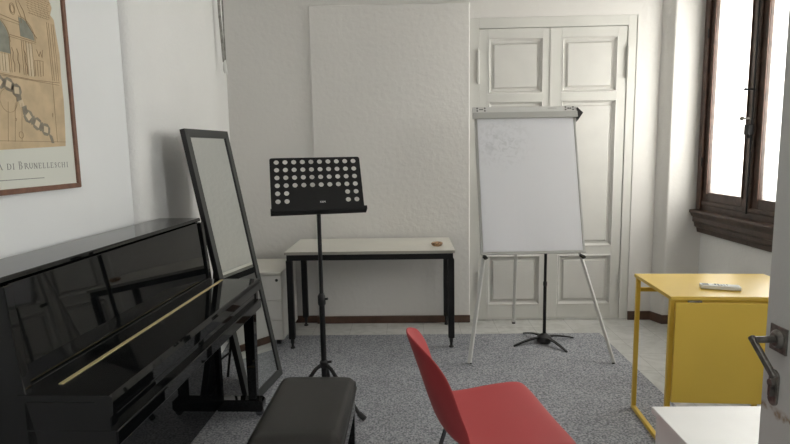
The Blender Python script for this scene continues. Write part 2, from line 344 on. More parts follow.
# ------------------------------------------------------------------ windows
def window(name, y0, y1):
    yc = (y0 + y1) / 2
    wn = sthing(name, (WX, yc, ZW0))
    # casing
    b = MB()
    for s0, s1 in ((y1 - 0.03, y1 + 0.035), (y0 - 0.035, y0 + 0.03)): b.box(2.29, 2.40, s0, s1, ZW0, ZW1 + 0.05)
    b.box(2.29, 2.40, y0 + 0.03, y1 - 0.03, ZW1 - 0.03, ZW1 + 0.05).box(2.30, 2.40, y0 + 0.03, y1 - 0.03, ZW0, 1.0)
    fr = b.build('window_frame', wood_dark, wn, bevel=0.006)
    m = MB()
    for yy in (y1 - 0.033, y0 + 0.033): m.tube([(2.292, yy, ZW0 + 0.01), (2.292, yy, ZW1)], 0.008, 8)
    m.build('frame_bead', wood_red, fr)
    # sill: stepped moulding under the window
    prof = [(2.35, 0.958), (2.248, 0.950), (2.245, 0.932), (2.256, 0.922), (2.266, 0.900), (2.276, 0.894), (2.276, 0.855), (2.288, 0.848), (2.294, 0.815), (2.310, 0.805), (2.316, 0.768), (2.35, 0.758)]
    MB().prism(prof, y0 - 0.09, min(y1 + 0.045, 4.447), 'y').build('window_sill', wood_dark, wn, bevel=0.003)
    for k, (a, c) in enumerate(((yc + 0.004, y1 - 0.034), (y0 + 0.034, yc - 0.004))):
        sa, sb = (0.088, 0.066) if k == 0 else (0.066, 0.088)
        b = MB().box(2.305, 2.350, a, a + sa, 1.0, 2.745).box(2.305, 2.350, c - sb, c, 1.0, 2.745)
        b.box(2.305, 2.350, a + sa, c - sb, 1.0, 1.095).box(2.305, 2.350, a + sa, c - sb, 2.66, 2.745)
        sh = b.build('window_sash', wood_dark, wn, bevel=0.005)
        g = MB().box(2.298, 2.306, a + sa - 0.012, a + sa, 1.083, 2.66).box(2.298, 2.306, c - sb, c - sb + 0.012, 1.083, 2.66)
        g.build('glazing_bead', wood_red, sh, bevel=0.002)
        MB().box(2.325, 2.331, a + sa, c - sb, 1.095, 2.66).build('pane', pane_m, sh, smooth=0)
        MB().box(2.288, 2.306, a + 0.02, c - 0.02, 1.0, 1.03).build('drip_rail', wood_dark, sh, bevel=0.006)
    # cover strip on the meeting stiles and the bolt
    MB().box(2.288, 2.305, yc - 0.028, yc + 0.028, 1.0, 2.745).build('meeting_strip', wood_dark, wn, bevel=0.006)
    MB().tube([(2.280, yc - 0.012, 0.99), (2.280, yc - 0.012, 2.72)], 0.006, 8).build('bolt_rod', black_metal, wn)
    MB().box(2.250, 2.288, yc - 0.026, yc + 0.024, 1.520, 1.590).tube([(2.27, yc, 1.50), (2.27, yc, 1.53)], 0.012, 8).build('bolt_lock', black_metal, wn, bevel=0.004)
    MB().tube([(2.285, yc, 1.628), (2.255, yc + 0.005, 1.630), (2.240, yc + 0.030, 1.632)], 0.007, 8).lathe((2.238, yc + 0.028, 1.632), [(0.004, -0.016), (0.015, -0.008), (0.016, 0.005), (0.005, 0.015)], 12).build('turn_handle', steel, wn)
    MB().tube([(2.288, yc - 0.02, 1.815), (2.265, yc, 1.82), (2.246, yc + 0.032, 1.822)], 0.006, 8).lathe((2.246, yc + 0.022, 1.822), [(0.003, -0.010), (0.012, -0.004), (0.012, 0.005), (0.003, 0.011)], 10).build('stay_hook', black_metal, wn)
    for zz in (1.33, 2.30):
        MB().tube([(2.287, y1 - 0.034, zz - 0.035), (2.287, y1 - 0.034, zz + 0.035)], 0.007, 8).build('hinge', black_metal, wn)
window('window_1', *wins[0])
window('window_added', *wins[1])  # unseen window, added to bring more light into the room

# ------------------------------------------------------------------ near door, open beside the camera
d2 = sthing('door_2', (0.76, 1.13, 0))
NX, NY = 0.742, 1.13
MB().box(NX, NX + 0.042, 0.34, NY, 0.01, 2.08).build('door_leaf', near_door_m, d2, bevel=0.004)
hz, hy = 1.062, NY - 0.045
MB().box(NX - 0.004, NX, hy - 0.025, hy + 0.025, hz - 0.027, hz + 0.027).lathe((NX - 0.004, hy, hz), [(0.020, 0), (0.018, 0.004), (0.013, 0.008)], 20, (-1, 0, 0)).build('handle_plate', steel, d2, bevel=0.0015)
b = MB()
b.tube([(NX - 0.004, hy, hz), (NX - 0.050, hy, hz - 0.001)], 0.0070, 14)
b.build('handle_neck', steel, d2)
b = MB()
p0 = Vector((NX - 0.050, hy + 0.012, hz + 0.003)); p1 = Vector((NX - 0.036, hy - 0.046, hz - 0.062))
b.bar(p0, p1, 0.010, 0.013)
b.build('door_handle', steel, d2, bevel=0.003)
ek = MB()
ek.prism([(hy + 0.014 * cos(t) + 0.004, hz - 0.104 + 0.014 * sin(t) + (0.024 if sin(t) >= 0 else -0.024)) for t in [2 * pi * i / 24 for i in range(24)]], NX - 0.005, NX, 'x')
es = ek.build('keyhole_plate', steel, d2, bevel=0.001)
MB().tube([(NX - 0.012, hy + 0.004, hz - 0.094), (NX, hy + 0.004, hz - 0.094)], 0.0085, 14).box(NX - 0.012, NX, hy - 0.0005, hy + 0.0085, hz - 0.122, hz - 0.094).build('lock_cylinder', steel, es, bevel=0.001)

# ------------------------------------------------------------------ carpet
cp = MB().prism([(-1.437, -1.2), (1.485, -1.2), (1.485, 4.225), (-1.442, 4.225), (-1.397, 3.86), (-1.397, 2.798), (-1.437, 2.798)], 0, 0.003, 'z').build('carpet', carpet_m, bevel=0.001)
cp['label'] = 'large grey speckled loop pile carpet covering most of the tiled floor'; cp['category'] = 'carpet'
CZ = 0.003

# ------------------------------------------------------------------ upright piano
PY0, PY1 = 1.47, 2.93
pn_ = thing('upright_piano', (-1.15, 2.2, CZ), 'black polished upright piano with closed key lid against the left wall', 'piano')
def pc(b, name, m=black_gloss, par=None, bevel=0.004, **k): return b.build(name, m, par or pn_, bevel=bevel, **k)
for y0, y1 in ((PY0 + 0.01, PY0 + 0.045), (PY1 - 0.045, PY1 - 0.01)):
    pc(MB().prism([(-1.39, 0.03), (-1.085, 0.03), (-1.085, 0.64), (-1.112, 0.77), (-1.142, 1.091), (-1.39, 1.091)], y0, y1, 'y'), 'side_panel')
pc(MB().box(-1.39, -1.365, PY0 + 0.045, PY1 - 0.045, 0.06, 1.091), 'back_panel')
pc(MB().prism([(-1.393, 1.093), (-1.168, 1.093), (-1.165, 1.096), (-1.165, 1.108), (-1.1685, 1.112), (-1.393, 1.112)], PY0 - 0.005, PY1 + 0.005, 'y'), 'top_lid', bevel=0.003)
# front strip of the lid under which the upper panel sits
up_ = MB().hexa([(-1.150, PY0 + 0.045, 0.79), (-1.124, PY0 + 0.045, 0.79), (-1.124, PY1 - 0.045, 0.79), (-1.150, PY1 - 0.045, 0.79),
                 (-1.180, PY0 + 0.045, 1.091), (-1.155, PY0 + 0.045, 1.091), (-1.155, PY1 - 0.045, 1.091), (-1.180, PY1 - 0.045, 1.091)])
pc(up_, 'upper_panel', bevel=0.002)
pc(MB().box(-1.15, -1.112, PY0 + 0.045, PY1 - 0.045, 0.765, 0.789), 'rail', bevel=0.003)
# key lid, closed: flat top with a rounded front lip
kl = pc(MB().prism([(-1.135, 0.752), (-0.905, 0.752), (-0.905, 0.705), (-0.862, 0.705), (-0.854, 0.712), (-0.851, 0.752), (-0.854, 0.766), (-0.862, 0.771), (-1.135, 0.771)], PY0 + 0.008, PY1 + 0.008, 'y'), 'key_lid', bevel=0.0, smooth=15)
pc(MB().box(-1.062, -1.048, PY0 + 0.085, PY1 - 0.02, 0.7705, 0.7735), 'hinge_strip', brass, kl, bevel=0.0)
pc(MB().box(-1.12, -0.868, PY0 + 0.045, PY1 - 0.045, 0.66, 0.70), 'key_slip')
pc(MB().box(-1.12, -0.846, PY0 + 0.01, PY1 - 0.01, 0.614, 0.664), 'key_bed', bevel=0.005)
for y0, y1 in ((PY0 + 0.01, PY0 + 0.045), (PY1 - 0.045, PY1 - 0.01)):
    pc(MB().box(-1.12, -0.862, y0, y1, 0.660, 0.750), 'cheek_block', bevel=0.004)
pc(MB().box(-1.125, -1.100, PY0 + 0.045, PY1 - 0.045, 0.078, 0.614), 'lower_panel', bevel=0.002)
pc(MB().box(-1.36, -1.105, PY0 + 0.045, PY1 - 0.045, 0.045, 0.076), 'bottom_board', bevel=0.003)
for yl in (PY0 + 0.05, PY1 - 0.05):
    pc(MB().hexa([(-0.925, yl - 0.022, 0.108), (-0.879, yl - 0.022, 0.108), (-0.879, yl + 0.022, 0.108), (-0.925, yl + 0.022, 0.108),
                  (-0.932, yl - 0.028, 0.613), (-0.872, yl - 0.028, 0.613), (-0.872, yl + 0.028, 0.613), (-0.932, yl + 0.028, 0.613)]), 'leg')
    tb = pc(MB().prism([(-1.10, 0.040), (-0.855, 0.040), (-0.845, 0.055), (-0.845, 0.095), (-0.860, 0.108), (-1.10, 0.108)], yl - 0.032, yl + 0.032, 'y'), 'toe_block')
    MB().tube([(-0.872, yl - 0.010, 0.029), (-0.872, yl + 0.010, 0.029)], 0.021, 18).box(-0.880, -0.855, yl - 0.014, yl + 0.014, 0.036, 0.042).build('caster', chrome, tb)
for i in (-1, 0, 1):
    MB().box(-1.12, -1.03, 2.2 + i * 0.1 - 0.012, 2.2 + i * 0.1 + 0.012, 0.050, 0.060).build('pedal', brass, pn_, bevel=0.004)
pn_.rotation_euler = (0, 0, -radians(1.2)); pn_.location.x += 0.008

# ------------------------------------------------------------------ leaning mirror beside the piano
BR = Vector((-0.852, 3.443, CZ + 0.006)); BL = Vector((-0.925, 2.945, CZ + 0.006))
u = (BR - BL).normalized(); nh = Vector((u.y, -u.x, 0)); tl = radians(10.6)
wv = cos(tl) * Vector((0, 0, 1)) - sin(tl) * nh; nn = cos(tl) * nh + sin(tl) * Vector((0, 0, 1))
Wm = (BR - BL).length; Lm = 1.615
mi = thing('leaning_mirror', (BR + BL) / 2, 'tall rectangular mirror in charcoal frame leaning beyond the end of the piano', 'mirror')
def mp_(a, c, d=0): return BL + u * a + wv * c + nn * d
fw, fd = 0.046, 0.030
def quadbar(pa, name, m):   # pa: four (a, c) corners
    b = MB(); b.hexa([mp_(a, c, -fd) for a, c in pa] + [mp_(a, c, 0) for a, c in pa]); b.m = [1, 0, 1, 1, 1, 1]; return b.build(name, [m, frame_shaded], mi, bevel=0.0015)
quadbar([(0, 0), (fw, fw), (fw, Lm - fw), (0, Lm)], 'frame_side', frame_dark)
quadbar([(Wm, 0), (Wm, Lm), (Wm - fw, Lm - fw), (Wm - fw, fw)], 'frame_side', frame_dark)
quadbar([(0, Lm), (fw, Lm - fw), (Wm - fw, Lm - fw), (Wm, Lm)], 'frame_top', frame_dark)
quadbar([(0, 0), (Wm, 0), (Wm - fw, fw), (fw, fw)], 'frame_bottom', frame_dark)
pa = [(fw - 0.003, fw - 0.003), (Wm - fw + 0.003, fw - 0.003), (Wm - fw + 0.003, Lm - fw + 0.003), (fw - 0.003, Lm - fw + 0.003)]
MB().hexa([mp_(a, c, -0.014) for a, c in pa] + [mp_(a, c, -0.007) for a, c in pa]).build('mirror_glass', mirror_m, mi, smooth=0)
MB().hexa([mp_(a, c, -0.022) for a, c in pa] + [mp_(a, c, -0.015) for a, c in pa]).build('backing_board', black_plastic, mi, smooth=0)
# rear support: two thin legs with a cross bar
b = MB()
sp0 = mp_(0.10, 0.95, -0.026); sp1 = mp_(Wm - 0.10, 0.95, -0.026)
f0 = BL + u * 0.10 - nh * 0.34; f1 = BL + u * (Wm - 0.10) - nh * 0.34
f0.z = f1.z = CZ + 0.008
b.tube([sp0, f0], 0.008, 10).tube([sp1, f1], 0.008, 10).tube([sp0.lerp(f0, 0.82), sp1.lerp(f1, 0.82)], 0.007, 10).tube([sp0, sp1], 0.008, 10)
b.build('rear_support', black_metal, mi)

# ------------------------------------------------------------------ framed poster on the near left wall
PX = -1.437
po = thing('framed_poster', (PX, 1.85, 1.85), 'brown framed poster of an old architectural drawing on tan parchment, left wall', 'picture')
fy0, fy1, fz0, fz1, fb = 1.35, 2.332, 1.322, 2.55, 0.020
b = MB()
for (a, c, a2, c2) in (((fy0, fz0), (fy1, fz0), (fy1 - fb, fz0 + fb), (fy0 + fb, fz0 + fb)), ((fy1, fz0), (fy1, fz1), (fy1 - fb, fz1 - fb), (fy1 - fb, fz0 + fb)),
                       ((fy1, fz1), (fy0, fz1), (fy0 + fb, fz1 - fb), (fy1 - fb, fz1 - fb)), ((fy0, fz1), (fy0, fz0), (fy0 + fb, fz0 + fb), (fy0 + fb, fz1 - fb))):
    q = (a, c, a2, c2); b.hexa([(PX + 0.001, y, z) for y, z in q] + [(PX + 0.024, y, z) for y, z in q])
b.build('picture_frame', frame_wood, po, bevel=0.003)
ps = MB().box(PX + 0.001, PX + 0.014, fy0 + fb - 0.002, fy1 - fb + 0.002, fz0 + fb - 0.002, fz1 - fb + 0.002).build('poster_sheet', matting, po, smooth=0)
X0 = PX + 0.0145
def flat(b, pts, t, x0=X0): return b.prism(pts, x0, x0 + t, 'x')
def ribbon(b, pts, wd, x1, t=0.0006):
    for (y0, z0), (y1, z1) in zip(pts, pts[1:]):
        d = Vector((y1 - y0, z1 - z0)); L = d.length
        if L < 1e-6: continue
        d /= L; n_ = Vector((-d.y, d.x)) * wd / 2; e = d * wd * 0.3
        q = [(y0 - e.x + n_.x, z0 - e.y + n_.y), (y1 + e.x + n_.x, z1 + e.y + n_.y), (y1 + e.x - n_.x, z1 + e.y - n_.y), (y0 - e.x - n_.x, z0 - e.y - n_.y)]
        b.prism(q, x1, x1 + t, 'x')
sheet = [(1.42, 1.478), (1.60, 1.475), (1.885, 1.480), (2.258, 1.497), (2.268, 1.60), (2.273, 1.686), (2.270, 1.78), (2.274, 1.866), (2.262, 1.95), (2.256, 2.0), (2.236, 2.014), (2.250, 2.045), (2.235, 2.072), (2.241, 2.149), (2.245, 2.30), (2.238, 2.42), (1.42, 2.43)]
flat(MB(), sheet, 0.0010).build('drawing_sheet', parch, ps, smooth=0)
X1 = X0 + 0.0012
# washes: arches and bays in blue grey, repeated to the left beyond the frame of the photo
b = MB()
def arc(cy, cz, r, a0, a1, n=10): return [(cy + r * cos(a0 + (a1 - a0) * i / n), cz + r * sin(a0 + (a1 - a0) * i / n)) for i in range(n + 1)]
for cy in (1.915, 1.735, 1.56):
    flat(b, [(cy - 0.07, 1.822)] + [(cy + 0.075, 1.822)] + arc(cy, 1.865, 0.075, 0, pi), 0.0005, X1)
flat(b, [(2.050, 1.896), (2.125, 1.893)] + arc(2.055, 1.893, 0.07, 0.1, pi / 2 + 0.1, 8)[1:], 0.0005, X1)
b.build('blue_wash', wash, ps, smooth=0)
b = MB()
for y0, y1, z0, z1 in ((2.075, 2.107, 1.756, 1.876), (1.925, 1.973, 1.752, 1.816), (1.74, 1.79, 1.752, 1.816)):
    flat(MB(), [(y0, z0), (y1, z0), (y1, z1), (y0, z1)], 0.0005, X1).build('pale_bay', parch_l, ps, smooth=0)
b = MB()
chap = [(1.745, 1.60), (1.775, 1.655), (1.83, 1.70), (1.875, 1.715), (1.917, 1.716), (1.962, 1.712), (2.0, 1.695), (2.018, 1.650), (2.050, 1.605), (2.095, 1.580), (2.142, 1.560)]
for i, (cy, cz) in enumerate(chap):
    r = 0.027; a0 = i * 0.5
    if i in (7,): continue
    flat(b, [(cy + r * cos(a0 + k * pi / 4), cz + r * 0.95 * sin(a0 + k * pi / 4)) for k in range(8)], 0.0004, X1)
for p, q in zip(chap, chap[1:]):
    if (p[0], p[1]) == chap[7]: pass
    my, mz = (p[0] + q[0]) / 2, (p[1] + q[1]) / 2
    flat(b, [(my - 0.012, mz - 0.018), (my + 0.014, mz - 0.012), (my + 0.010, mz + 0.018), (my - 0.014, mz + 0.012)], 0.00025, X1)
flat(b, [(2.155, 1.548), (2.178, 1.535), (2.186, 1.508), (2.170, 1.508)], 0.0004, X1)
flat(b, [(1.862, 1.60), (1.898, 1.595), (1.904, 1.635), (1.885, 1.65), (1.862, 1.645)], 0.0004, X1)
b.build('grey_wash', wash_g, ps, smooth=0)
b = MB()
for i, (cy, cz) in enumerate(chap):
    a = 0.25 + i * 0.35; r = 0.017
    flat(MB(), [(cy + r * cos(a + k * pi / 2), cz + r * sin(a + k * pi / 2)) for k in range(4)], 0.0003, X1 + 0.0005).build('chapel_floor', parch_l, ps, smooth=0)
b = MB(); XI = X1 + 0.0008; T = 0.0016
ribbon(b, [(1.42, 1.955), (1.954, 1.951), (2.052, 1.944)], T * 1.4, XI); ribbon(b, [(1.42, 1.943), (2.05, 1.936)], T * 0.8, XI)
ribbon(b, [(1.994, 1.890), (2.132, 1.889)], T * 1.6, XI); ribbon(b, [(1.994, 1.883), (2.13, 1.882)], T * 0.8, XI)
ribbon(b, [(1.42, 1.747), (2.10, 1.744), (2.255, 1.752)], T * 1.3, XI); ribbon(b, [(1.42, 1.737), (2.25, 1.742)], T, XI)
ribbon(b, [(1.42, 1.509), (2.26, 1.514)], T, XI); ribbon(b, [(2.209, 1.748), (2.205, 1.512)], T * 0.6, XI)
for y in (1.988, 1.978, 2.05, 2.06, 1.93, 1.945, 1.958, 2.075, 2.107, 2.09, 1.80, 1.81, 1.87, 1.62, 1.64): ribbon(b, [(y, 1.883 if y > 2.0 or y == 1.988 else 1.82), (y - 0.002, 1.757)], T * 0.7, XI)
for y in (2.211, 2.222, 2.238, 2.250): ribbon(b, [(y - 0.004, 1.98), (y, 1.757)], T * 0.7, XI)
ribbon(b, arc(1.915, 1.865, 0.078, 0, pi), T, XI); ribbon(b, arc(2.055, 1.893, 0.074, 0, pi / 2 + .1), T, XI); ribbon(b, arc(1.735, 1.865, 0.078, 0, pi), T, XI)
ribbon(b, [(2.04, 2.10), (2.055, 2.02), (2.078, 1.992), (2.09, 1.95), (2.110, 1.930), (2.140, 1.905)], T * 1.5, XI); ribbon(b, [(2.03, 2.07), (2.045, 2.0), (2.062, 1.965), (2.06, 1.945)], T, XI)
for k in (0, 1): ribbon(b, [(2.019 + (0.014 - k * 0.005) * cos(t * pi / 6), 1.985 + (0.020 - k * 0.006) * sin(t * pi / 6)) for t in range(13)], T * 0.9, XI)
for cy in (2.025, 2.000, 2.066): ribbon(b, [(cy, 1.762), (cy + 0.004, 1.788), (cy - 0.003, 1.806), (cy + 0.002, 1.83), (cy - 0.004, 1.845)], T * 1.8, XI)
ribbon(b, [(2.112, 1.762), (2.114, 1.819), (2.138, 1.823), (2.163, 1.823), (2.156, 1.766)], T, XI); ribbon(b, [(2.127, 1.762), (2.128, 1.82)], T * .7, XI); ribbon(b, [(2.142, 1.762), (2.144, 1.822)], T * .7, XI)
ribbon(b, [(2.13, 1.862), (2.143, 1.838), (2.152, 1.858), (2.160, 1.836), (2.166, 1.866)], T * 1.2, XI)
for r_ in range(9):   # illegible pen handwriting at the top right
    z = 1.992 + r_ * 0.0085; y = 2.105 - r_ * 0.002; yend = 2.215 + (r_ % 3) * 0.008
    while y < yend:
        L = random.uniform(0.008, 0.024)
        ribbon(b, [(y, z), (y + L * .3, z + 0.002), (y + L * .6, z - 0.0012), (y + L, z + 0.0012)], 0.0014, XI); y += L + 0.004
ribbon(b, [(1.953 + 0.042 * cos(t * pi / 8), 1.655 + 0.042 * sin(t * pi / 8)) for t in range(17)], T * 0.5, XI)
ribbon(b, [(1.98, 1.585), (1.984, 1.592), (1.978, 1.594)], T * 1.6, XI); ribbon(b, [(2.19, 1.612), (2.192, 1.626)], T * 1.5, XI)
ribbon(b, arc(2.0, 1.535, 0.012, 0, 2 * pi, 12), T * 0.7, XI)
for y in (1.95, 1.985, 2.02): ribbon(b, [(y - 0.02, 1.51), (y, 1.65)], T * 0.35, XI)
b.build('ink_lines', ink, ps, smooth=0)
# printed title: serif capitals from thick and thin strokes
GL = {
 'A': (0.95, [((0, 0), (.5, 1), .07), ((.5, 1), (.95, 0), .15), ((.18, .36), (.76, .36), .06), ((-.1, 0), (.15, 0), .05), ((.78, 0), (1.1, 0), .05)]),
 'D': (0.92, [((.12, 0), (.12, 1), .15), ((0, 1), (.45, 1), .06), ((0, 0), (.45, 0), .06), ((.45, 1), (.75, .85), .08), ((.75, .85), (.88, .5), .14), ((.88, .5), (.75, .15), .14), ((.75, .15), (.45, 0), .08)]),
 'I': (0.35, [((.17, 0), (.17, 1), .15), ((0, 0), (.35, 0), .05), ((0, 1), (.35, 1), .05)]),
 'B': (0.75, [((.12, 0), (.12, 1), .15), ((0, 1), (.4, 1), .06), ((.4, 1), (.6, .76), .13), ((.6, .76), (.4, .54), .10), ((.12, .54), (.45, .54), .05), ((.45, .54), (.7, .28), .14), ((.7, .28), (.45, 0), .11), ((0, 0), (.45, 0), .06)]),
 'R': (0.85, [((.12, 0), (.12, 1), .15), ((0, 1), (.4, 1), .06), ((.4, 1), (.62, .76), .13), ((.62, .76), (.4, .5), .10), ((.12, .5), (.4, .5), .05), ((.4, .5), (.85, 0), .14), ((0, 0), (.25, 0), .05), ((.75, 0), (.95, 0), .05)]),
 'U': (0.85, [((.12, 1), (.12, .28), .14), ((.12, .28), (.42, 0), .10), ((.42, 0), (.76, .28), .08), ((.76, .28), (.76, 1), .07), ((0, 1), (.26, 1), .05), ((.62, 1), (.9, 1), .05)]),
 'N': (0.9, [((.12, 0), (.12, 1), .07), ((.12, 1), (.8, 0), .15), ((.8, 0), (.8, 1), .07), ((0, 0), (.25, 0), .05), ((.67, 1), (.93, 1), .05)]),
 'E': (0.65, [((.12, 0), (.12, 1), .15), ((0, 1), (.6, 1), .06), ((.6, 1), (.6, .82), .05), ((.12, .52), (.48, .52), .05), ((0, 0), (.62, 0), .06), ((.62, 0), (.64, .2), .05)]),
 'L': (0.62, [((.12, 0), (.12, 1), .15), ((0, 1), (.28, 1), .05), ((0, 0), (.6, 0), .06), ((.6, 0), (.62, .22), .05)]),
 'S': (0.55, [((.5, .82), (.3, 1), .07), ((.3, 1), (.08, .78), .09), ((.08, .78), (.46, .36), .15), ((.46, .36), (.28, 0), .09), ((.28, 0), (.04, .18), .07)]),
 'C': (0.8, [((.76, .8), (.5, 1), .07), ((.5, 1), (.2, .85), .09), ((.2, .85), (.06, .5), .15), ((.06, .5), (.2, .15), .14), ((.2, .15), (.5, 0), .09), ((.5, 0), (.78, .18), .06)]),
 'H': (0.9, [((.12, 0), (.12, 1), .14), ((.78, 0), (.78, 1), .14), ((.12, .52), (.78, .52), .05), ((0, 0), (.25, 0), .05), ((0, 1), (.25, 1), .05), ((.66, 0), (.92, 0), .05), ((.66, 1), (.92, 1), .05)]),
}
LT = [('A', 1.868, 1.889, .020), ('D', 1.914, 1.934, .020), ('I', 1.942, 1.950, .020), ('B', 1.973, 1.992, .0265), ('R', 2.003, 2.023, .020), ('U', 2.028, 2.047, .020), ('N', 2.053, 2.073, .020),
      ('E', 2.081, 2.097, .020), ('L', 2.106, 2.121, .020), ('L', 2.130, 2.145, .020), ('E', 2.152, 2.168, .020), ('S', 2.176, 2.190, .020), ('C', 2.197, 2.214, .020), ('H', 2.222, 2.243, .020), ('I', 2.254, 2.262, .020)]
for ch, y0, y1, h in LT:
    b = MB(); wd, st = GL[ch]; sx = (y1 - y0) / wd
    for p, q, t in st: ribbon(b, [(y0 + p[0] * sx, 1.411 + p[1] * h), (y0 + q[0] * sx, 1.411 + q[1] * h)], t * 0.021, X0, 0.0005)
    b.build('title_letter', text_ink, ps, smooth=0)
b = MB(); y = 1.42
while y < 2.105:
    L = random.uniform(0.002, 0.006); ribbon(b, [(y, 1.3735), (y + L, 1.3735)], 0.0026, X0, 0.0004); y += L + random.uniform(0.0012, 0.003)
b.build('small_print', text_ink, ps, smooth=0)

# ------------------------------------------------------------------ cable conduit in the corner
cd = thing('cable_conduit', (-1.375, 4.20, 2.09), 'grey cable conduit ending in a pale clip high in the far left corner', 'conduit')
MB().tube([(-1.395, 4.20, ZC - 0.005), (-1.392, 4.20, 2.50), (-1.378, 4.20, 2.14)], 0.010, 10).tube([(-1.372, 4.215, ZC - 0.005), (-1.371, 4.215, 2.16)], 0.006, 8).build('conduit_tube', pipe_m, cd)
MB().lathe((-1.374, 4.20, 2.06), [(0.006, 0), (0.014, 0.02), (0.015, 0.05), (0.009, 0.09)], 12).tube([(-1.368, 4.21, 2.10), (-1.360, 4.21, 2.05)], 0.006, 8).build('end_clip', white_ptfe, cd)

# ------------------------------------------------------------------ drawer cabinet under the left end of the table
cb = thing('drawer_cabinet', (-1.17, 4.2, CZ), 'white three drawer pedestal cabinet on casters left of the table', 'cabinet')
cx0, cx1, cy0, cy1, cz0, cz1 = -1.385, -0.965, 3.975, 4.50, 0.052, 0.555
MB().box(cx0, cx1, cy0 + 0.018, cy1, cz0, cz1).build('body', cab_m, cb, bevel=0.003)
MB().box(cx0 - 0.003, cx1 + 0.003, cy0 - 0.004, cy1 + 0.003, cz1, cz1 + 0.022).build('top', white_lam, cb, bevel=0.003)
zz = [cz0, 0.205, 0.362, cz1 - 0.003]
for i in range(3):
    dr = MB().box(cx0 + 0.002, cx1 - 0.002, cy0, cy0 + 0.018, zz[i] + 0.002, zz[i + 1] - 0.002).build('drawer', cab_m, cb, bevel=0.003)
    if i == 2: MB().tube([(cx1 - 0.035, cy0 + 0.002, 0.515), (cx1 - 0.035, cy0 - 0.005, 0.515)], 0.011, 14).build('lock', black_plastic, dr)
for x in (cx0 + 0.05, cx1 - 0.05):
    for y in (cy0 + 0.06, cy1 - 0.06):
        gz = CZ
        MB().tube([(x - 0.014, y, gz + 0.021), (x + 0.014, y, gz + 0.021)], 0.021, 14).box(x - 0.02, x + 0.02, y - 0.015, y + 0.02, 0.040, 0.053).build('caster', black_plastic, cb)

# ------------------------------------------------------------------ white table with black steel legs
tb = thing('writing_table', (-0.3, 4.2, 0), 'white laminate table with black steel legs against the far wall', 'table')
tx0, tx1, ty0, ty1 = -0.918, 0.322, 3.905, 4.512
MB().box(tx0, tx1, ty0, ty1, 0.716, 0.738).build('tabletop', [white_lam], tb, bevel=0.002)
MB().box(tx0 - 0.001, tx1 + 0.001, ty0 - 0.001, ty0 + 0.0005, 0.717, 0.737).build('edge_band', edge_grey, tb)
b = MB().box(tx0 + 0.012, tx1 - 0.012, ty0 + 0.010, ty0 + 0.040, 0.672, 0.716).box(tx0 + 0.012, tx1 - 0.012, ty1 - 0.040, ty1 - 0.010, 0.672, 0.716)
b.box(tx0 + 0.012, tx0 + 0.042, ty0 + 0.04, ty1 - 0.04, 0.672, 0.716).box(tx1 - 0.042, tx1 - 0.012, ty0 + 0.04, ty1 - 0.04, 0.672, 0.716)
b.build('apron', black_metal, tb, bevel=0.003)
for x, sx in ((tx0 + 0.028, 1), (tx1 - 0.026, -1)):
    for y in (ty0 + 0.032, ty1 - 0.035):
        gz = CZ
        lg = MB().box(x - 0.023, x + 0.023, y - 0.022, y + 0.022, 0.075, 0.674).build('leg', black_metal, tb, bevel=0.006)
        MB().lathe((x, y, gz), [(0.018, 0), (0.018, 0.008), (0.010, 0.014), (0.010, 0.03), (0.014, 0.045), (0.014, 0.085)], 14).build('foot', steel if False else black_plastic, lg)

# ashtray
at = MB().lathe((0.203, 4.10, 0.738), [(0.026, 0.0), (0.036, 0.004), (0.044, 0.018), (0.042, 0.026), (0.036, 0.028), (0.030, 0.018), (0.024, 0.008), (0.001, 0.008)], 28)
a_ = at.build('ashtray', ash_m); a_['label'] = 'small round brown patterned ashtray near the right end of the white table'; a_['category'] = 'ashtray'

# ------------------------------------------------------------------ music stand with perforated desk
MSX, MSY = -0.495, 2.95
ms = thing('music_stand', (MSX, MSY, CZ), 'black music stand with perforated desk in front of the white table', 'music stand')
msu = Vector((cos(0.242), sin(0.242), 0)); mbk = Vector((-sin(0.242), cos(0.242), 0)); ti = 0.50
msw = cos(ti) * Vector((0, 0, 1)) + sin(ti) * mbk; msn = msu.cross(msw)
C0 = Vector((-0.500, 2.955, 1.279)); DW, DH = 0.492, 0.335
def dp(a, c, d=0): return C0 + msu * a + msw * c + msn * d
NCx, NRx = 10, 6
sx_ = 0.0466; sy_ = 0.0465; hr = 0.0136
holes = set((i, j) for j in range(4) for i in range(10)) | set((i, j) for j in (4, 5) for i in (0, 1, 8, 9))
gx = [(-4.5 + i) * sx_ for i in range(10)]; gz_ = [DH / 2 - 0.026 - j * sy_ for j in range(6)]
b = MB(); seg = 16
def hole_cell(cx, cz, hx, hy_):
    vs = []; per = []
    for k in range(seg):
        t = 2 * pi * (k + 0.5) / seg; c_, s_ = cos(t), sin(t); m_ = 1 / max(abs(c_) / hx, abs(s_) / hy_)
        per.append((cx + c_ * m_, cz + s_ * m_))
    # force cell corners into the perimeter
    for k, (ex, ez) in ((1, (1, 1)), (5, (-1, 1)), (9, (-1, -1)), (13, (1, -1))): per[k] = (cx + hx * ex, cz + hy_ * ez)
    for layer, dd in ((0, 0.001), (1, -0.001)):
        vs += [dp(x, z, dd) for x, z in per]
        vs += [dp(cx + hr * cos(2 * pi * (k + .5) / seg), cz + hr * sin(2 * pi * (k + .5) / seg), dd) for k in range(seg)]
    fs = []
    for k in range(seg):
        k2 = (k + 1) % seg
        fs.append((k, k2, seg + k2, seg + k)); fs.append((2 * seg + k2, 2 * seg + k, 3 * seg + k, 3 * seg + k2)); fs.append((seg + k, seg + k2, 3 * seg + k2, 3 * seg + k))
    b.add(vs, fs)
